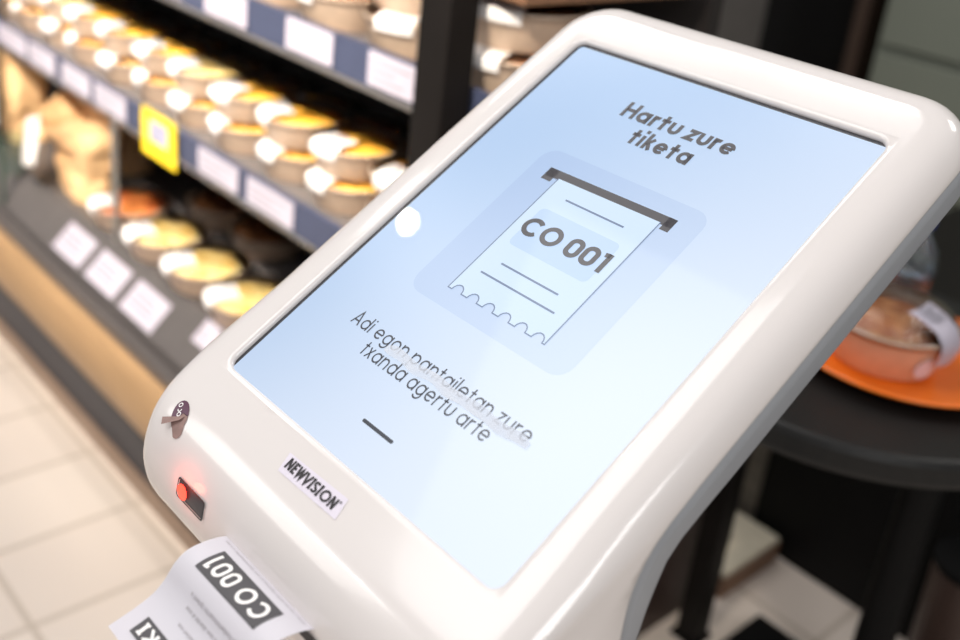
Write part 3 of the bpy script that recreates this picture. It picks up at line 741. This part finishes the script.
# upper shelf: stacks of two
for k in range(8):
    x = -0.530 - 0.166 * k if k < 1 else -0.56 - 0.166 * k
    for lv_ in range(2):
        put('big', (x, 0.492, 0.958 + 0.0585 * lv_), 0.3 * math.sin(k * 2 + lv_) + 0.15,
            'kraft bowl on upper shelf, %s of %s' % ('top' if lv_ else 'bottom', 'stack right of the black post' if k == 0 else ORD[k - 1] + ' stack left of the black post'), 'salad bowls on the upper shelf')
# bottom deck
for k, (x, y, kd) in enumerate([(-1.065, 0.448, 'cream_b'), (-1.222, 0.448, 'cream_b'), (-1.382, 0.448, 'cream_b'), (-1.545, 0.452, 'orange_b')]):
    put(kd, (x, y, 0.400), (-0.35, -0.3, -0.2, -0.25)[k], ['kraft bowl of creamy yellow food on the bottom deck, partly behind the kiosk edge', 'kraft bowl of creamy yellow food on the bottom deck, second from the kiosk', 'kraft bowl of creamy food on the bottom deck, third from the kiosk',
        'kraft bowl of orange food on the bottom deck beside the paper bag'][k], 'salad bowls on the bottom deck')
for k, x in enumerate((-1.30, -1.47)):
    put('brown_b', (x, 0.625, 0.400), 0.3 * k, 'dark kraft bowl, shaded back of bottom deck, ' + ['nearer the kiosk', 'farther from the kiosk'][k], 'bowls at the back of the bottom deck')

# ------------------------------------------------------------------ paper bags
def bag(x, y, z, wx, wy, h, rz, label, seed, flare, lean):
    t = thing('paper_bag', label, 'bag', (x, y, z), 'kraft paper bags on the bottom deck')
    n = 36; rows_ = 14; v = []; f = []
    ca, sa = math.cos(rz), math.sin(rz)
    for k in range(rows_ + 1):
        u = k / rows_; e = 1 + flare * max(0, u - 0.45) / 0.55
        for i in range(n):
            a = 2 * math.pi * i / n; c, s_ = math.cos(a), math.sin(a)
            px = wx * (1 + 0.25 * (e - 1)) * math.copysign(abs(c) ** 0.5, c); py = wy * e * math.copysign(abs(s_) ** 0.5, s_)
            q = Vector((px, py, u * h)); d = noise.noise(q * 11 + Vector((seed, 0, 0))) * 0.030 * (0.2 + u) + noise.noise(q * 28 + Vector((0, seed, 0))) * 0.010
            px += d * c; py += d * s_ - lean * u * u
            zz = u * h + (0.018 * math.sin(a * 2 + seed) if k == rows_ else 0) - (0.03 * max(0, -s_) * u * u)
            v.append((x + px * ca - py * sa, y + px * sa + py * ca, z + max(0, zz)))
    for k in range(rows_):
        for i in range(n):
            j = (i + 1) % n; f.append((k * n + i, k * n + j, (k + 1) * n + j, (k + 1) * n + i))
    f.append(tuple(range(n)))
    o = obj('bag_body', v, f, MT['kraftbag'], t); s2 = o.modifiers.new('solid', 'SOLIDIFY'); s2.thickness = 0.0012
    return t
def bent(name, parent, base, ux, uy, w_, h_, m, seed, amp=0.012, bend=0.0):
    v = []; f = []; n = 12
    for j in range(n + 1):
        for i in range(n + 1):
            a = (i / n - .5) * w_; b = j / n * h_
            q = Vector(base) + Vector(ux) * a + Vector(uy) * b
            nn = Vector(ux).cross(Vector(uy)).normalized()
            q += nn * (noise.noise(q * 25 + Vector((seed, seed, 0))) * amp + bend * (j / n) ** 2)
            v.append(q)
    for j in range(n):
        for i in range(n): f.append((j * (n + 1) + i, j * (n + 1) + i + 1, (j + 1) * (n + 1) + i + 1, (j + 1) * (n + 1) + i))
    o = obj(name, v, f, m, parent, smooth=True); s2 = o.modifiers.new('solid', 'SOLIDIFY'); s2.thickness = 0.001
    return o
b1 = bag(-1.755, 0.452, 0.4015, 0.098, 0.042, 0.185, -0.12, 'crumpled open brown kraft paper bag with white label, beside the orange bowl', 3.0, 0.5, 0.02)
b2 = bag(-1.93, 0.585, 0.4015, 0.145, 0.055, 0.240, -0.05, 'taller brown kraft paper bag with folded top, behind the crumpled open bag', 9.0, -0.55, 0.02)
bent('folded_top', b2, (-1.90, 0.520, 0.585), Vector((0.99, -0.05, -0.05)), Vector((0.05, -0.55, 0.55)).normalized(), 0.22, 0.07, MT['kraftbag'], 2.0, 0.02, -0.02)
bent('bag_label', b1, (-1.80, 0.345, 0.455), Vector((0.92, -0.1, 0.3)).normalized(), Vector((-0.3, 0.25, 0.9)).normalized(), 0.11, 0.105, MT['label'], 5.0, 0.004)['label'] = 'white paper label'
b3 = bag(-2.19, 0.450, 0.4015, 0.10, 0.05, 0.24, 0.15, 'brown kraft paper bag at the left edge of the bottom deck', 5.0, -0.4, 0.0)
bent('bag_label', b3, (-2.11, 0.375, 0.45), Vector((0.95, 0.0, 0.2)).normalized(), Vector((-0.1, 0.05, 0.95)).normalized(), 0.09, 0.11, MT['label'], 7.0, 0.004)['label'] = 'white paper label'
gd = thing('glass_divider', 'upright clear glass divider with dark green edge at the left of the bottom deck', 'divider', (-1.90, 0.34, 0.3))
MB().box(-1.903, -1.897, 0.327, 0.375, 0.40, 0.50).build('glass_panel', MT['glass'], gd)
MB().box(-1.904, -1.896, 0.321, 0.327, 0.335, 0.50).build('edge', mat('dark_green_edge', srgb(40, 66, 54), 0.3), gd)

# ------------------------------------------------------------------ round table with tray, bowl, bottle
TZ = 0.735
tc_ = (-0.119, 0.707)
tb = thing('round_table', 'small round black table carrying the orange tray', 'table', (tc_[0], tc_[1], 0))
MB().lathe([(0.0, TZ - 0.037), (0.244, TZ - 0.037), (0.250, TZ - 0.033), (0.252, TZ - 0.027), (0.252, TZ - 0.008), (0.249, TZ - 0.002), (0.244, TZ), (0.0, TZ)], *tc_, n=72).build('tabletop', MT['table'], tb, smooth=False)
MB().lathe([(0.0, 0.02), (0.028, 0.02), (0.028, TZ - 0.037), (0.0, TZ - 0.037)], -0.05, 0.90, n=28).build('column', MT['black'], tb, smooth=False)
MB().box(-0.285, 0.10, 0.72, 1.015, 0.0, 0.02).build('base_plate', MT['black'], tb, bevel=0.003)
TRX, TRY = -0.068, 0.717
ty = thing('orange_tray', 'round orange plastic tray on the black table', 'tray', (TRX, TRY, TZ))
MB().lathe([(0.0, TZ + 0.0005), (0.110, TZ + 0.0005), (0.117, TZ + 0.004), (0.136, TZ + 0.0145), (0.140, TZ + 0.0178), (0.137, TZ + 0.0197), (0.132, TZ + 0.0174), (0.116, TZ + 0.0075), (0.108, TZ + 0.0045), (0.0, TZ + 0.0045)], TRX, TRY, n=72).build('tray', MT['orange'], ty, smooth=True)
BR_, BH = 0.076, 0.055
tb_b = bowl_proto(BR_, BH, MT['bfood'], 0.75, False, 'takeaway_bowl', 0.014)
tb_b.location = (-0.075, 0.693, TZ + 0.0045); tb_b['label'] = 'kraft takeaway bowl with clear lid and draped white label, on the orange tray'
BL = tb_b.location
def wrap_label():
    a0 = math.radians(-6); r, h = BR_, BH; v = []; hw = 0.021; nn = 7
    prof = [(0.030, h + 0.0236), (0.050, h + 0.0205), (0.070, h + 0.0135), (0.0800, h + 0.001), (0.0815, h - 0.010), (0.0775, h - 0.024)]
    for k, (d, z) in enumerate(prof):
        for i in range(nn):
            s_ = -hw + 2 * hw * i / (nn - 1); dd = d - (d - math.sqrt(max(0, d * d - s_ * s_))) * (1 if d > .065 else 0.3)
            x = dd * math.cos(a0) - s_ * math.sin(a0); y = dd * math.sin(a0) + s_ * math.cos(a0)
            v.append((BL.x + x, BL.y + y, BL.z + z + 0.002 * math.sin(s_ * 90 + k)))
    f = [(j * nn + i, j * nn + i + 1, (j + 1) * nn + i + 1, (j + 1) * nn + i) for j in range(len(prof) - 1) for i in range(nn - 1)]
    o = obj('label', v, f, MT['tag'], tb_b, smooth=True); o['label'] = 'white printed label over the rim'
    q = MB()
    for k in range(6):
        d = 0.034 + 0.0045 * k
        pts = []
        for s_, dd in ((-0.015, d), (0.015 - 0.004 * (k % 3), d), (0.015 - 0.004 * (k % 3), d + 0.002), (-0.015, d + 0.002)):
            pts.append((BL.x + dd * math.cos(a0) - s_ * math.sin(a0), BL.y + dd * math.sin(a0) + s_ * math.cos(a0), BL.z + h + 0.0260 - (d - 0.034) * 0.2))
        q.add(pts, [(0, 1, 2, 3)])
    q.build('label_print', MT['ink'], o)
    n = 20; a1 = math.radians(-22); vv = []
    for i in range(n):
        a = 2 * math.pi * i / n; s_ = 0.014 * math.cos(a); zz = 0.022 + 0.014 * math.sin(a)
        rr = BR_ * (0.80 + 0.20 * zz / BH) + 0.0012
        an = a1 + s_ / rr; vv.append((BL.x + rr * math.cos(an), BL.y + rr * math.sin(an), BL.z + zz))
    obj('round_sticker', vv, [tuple(range(n))], MT['stlabel'], tb_b)['label'] = 'pale round sticker on the bowl side'
wrap_label()
def bottle(x, y, z):
    t = thing('water_bottle', 'clear plastic water bottle with blue cap standing on the tray behind the bowl', 'bottle', (x, y, z))
    pr = [(0.0, 0.0), (0.024, 0.0), (0.028, 0.004), (0.0285, 0.03), (0.0265, 0.036), (0.0285, 0.042), (0.0285, 0.056), (0.0265, 0.062), (0.0285, 0.068), (0.0285, 0.090), (0.024, 0.104), (0.015, 0.118), (0.0115, 0.124), (0.0115, 0.138)]
    MB().lathe([(r, z + h) for r, h in pr], x, y, 32).build('bottle_body', MT['bottle'], t, smooth=True)
    MB().lathe([(0.0, z + 0.150), (0.0125, z + 0.150), (0.0135, z + 0.148), (0.0135, z + 0.134), (0.0, z + 0.134)], x, y, 28).build('cap', MT['blue'], t)
    MB().lathe([(0.0289, z + 0.064), (0.0289, z + 0.086)], x, y, 32).build('bottle_label', clear('printed_film', (0.70, 0.80, 0.92, 1), 0.08, 0.2), t, smooth=True)
bottle(-0.112, 0.800, TZ + 0.0048)

# ------------------------------------------------------------------ things behind
ct = thing('black_counter', 'tall black counter box standing behind the round table', 'counter', (0.3, 1.5, 0))
MB().box(-0.434, 1.0, 1.20, 1.75, 0.0, 0.58).build('body', MT['black'], ct, bevel=0.003)
MB().box(-0.440, 1.0, 1.19, 1.76, 0.58, 0.605).build('worktop', MT['black_metal'], ct, bevel=0.003)
bn = thing('waste_bin', 'round black bin with brown side below the round table', 'bin', (0.0, 1.09, 0))
MB().lathe([(0.0, 0.0), (0.055, 0.0), (0.062, 0.28), (0.0, 0.28)], 0.0, 1.09, 32).build('bin_body', mat('bin_brown', srgb(74, 58, 52), 0.4), bn)
MB().lathe([(0.0, 0.281), (0.064, 0.281), (0.064, 0.292), (0.0, 0.292)], 0.0, 1.09, 32).build('bin_top', MT['black'], bn)
bp = thing('black_post', 'slim black square post standing beside the low plinth behind the kiosk', 'post', (-0.338, 0.89, 0))
MB().box(-0.358, -0.318, 0.87, 0.91, 0.006, 0.9).build('shaft', MT['black_metal'], bp, bevel=0.003)
MB().box(-0.364, -0.312, 0.864, 0.916, 0.0, 0.006).build('foot', MT['black'], bp)
pl = thing('low_plinth', 'low brown plinth on the floor at the end of the food shelf', 'plinth', (-0.6, 1.1, 0))
MB().box(-0.95, -0.36, 1.005, 1.185, 0.0, 0.045).build('plinth_side', MT['brownwood'], pl)
MB().box(-0.95, -0.362, 1.007, 1.183, 0.045, 0.055).build('plinth_top', MT['cream'], pl)
for k in range(3):
    g = bent('wrapped_pack', None, (-0.42 - 0.07 * k, 1.06 + 0.02 * k, 0.0565), Vector((0, 1, 0)), Vector((-1, 0, 0.02)), 0.10, 0.055, MT['cream'], 3.0 * k, 0.010, 0.0)
    tag(g, 'crumpled cream paper wrapping on the low plinth, ' + ['at its outer end', 'in the middle', 'farthest from the black counter'][k], 'wrapping', 'paper wrappings on the low plinth')
    for v in g.data.vertices: v.co.z = max(v.co.z + 0.008, 0.0565)
gp = thing('partition_board', 'grey striped upright panel standing between the plinth and the black counter', 'panel', (-0.55, 1.25, 0))
MB().box(-0.70, -0.440, 1.21, 1.24, 0.0, 0.36).build('board', mat('striped_grey_panel', srgb(110, 104, 96), 0.4, var=0.2, scale=6, stretch=(1, 1, 14)), gp)
MB().box(-0.70, -0.440, 1.205, 1.21, 0.335, 0.36).build('edge_strip', MT['steel'], gp)
# tall cabinets at the back
cb = thing('grey_cabinet', 'tall grey green cabinet with horizontal door joints at the back right', 'cabinet', (0.2, 2.8, 0))
MB().box(-1.07, 1.6, 2.5, 3.15, 0.0, 2.2).build('carcass', MT['cabinet'], cb)
for k, (z0, z1) in enumerate(((0.02, 0.36), (0.385, 0.735), (0.76, 1.30), (1.325, 2.18))):
    MB().box(-1.06, 1.59, 2.478, 2.4995, z0, z1).build('door', MT['cabinet'], cb, bevel=0.004)
fs = thing('dark_cooler', 'dark open cooler with brown frame left of the grey cabinet', 'cooler', (-1.4, 2.8, 0))
MB().box(-2.2, -1.125, 2.62, 3.15, 0.0, 2.2).build('interior', MT['black'], fs)
MB().box(-1.165, -1.125, 2.50, 2.615, 0.0, 2.2).build('side_frame', mat('brown_frame', srgb(66, 52, 44), 0.4), fs)
MB().box(-2.2, -1.17, 2.56, 2.61, 0.0, 0.35).build('lower_grille', MT['black_metal'], fs)
cp = thing('grey_pillar', 'grey square pillar behind the end of the food shelf', 'pillar', (-1.45, 2.1, 0))
MB().box(-1.52, -1.30, 2.02, 2.24, 0.012, 2.8).build('shaft', mat('pillar_grey', srgb(104, 100, 98), 0.5), cp)
MB().box(-1.54, -1.28, 2.00, 2.26, 0.0, 0.012).build('foot', MT['steel'], cp)
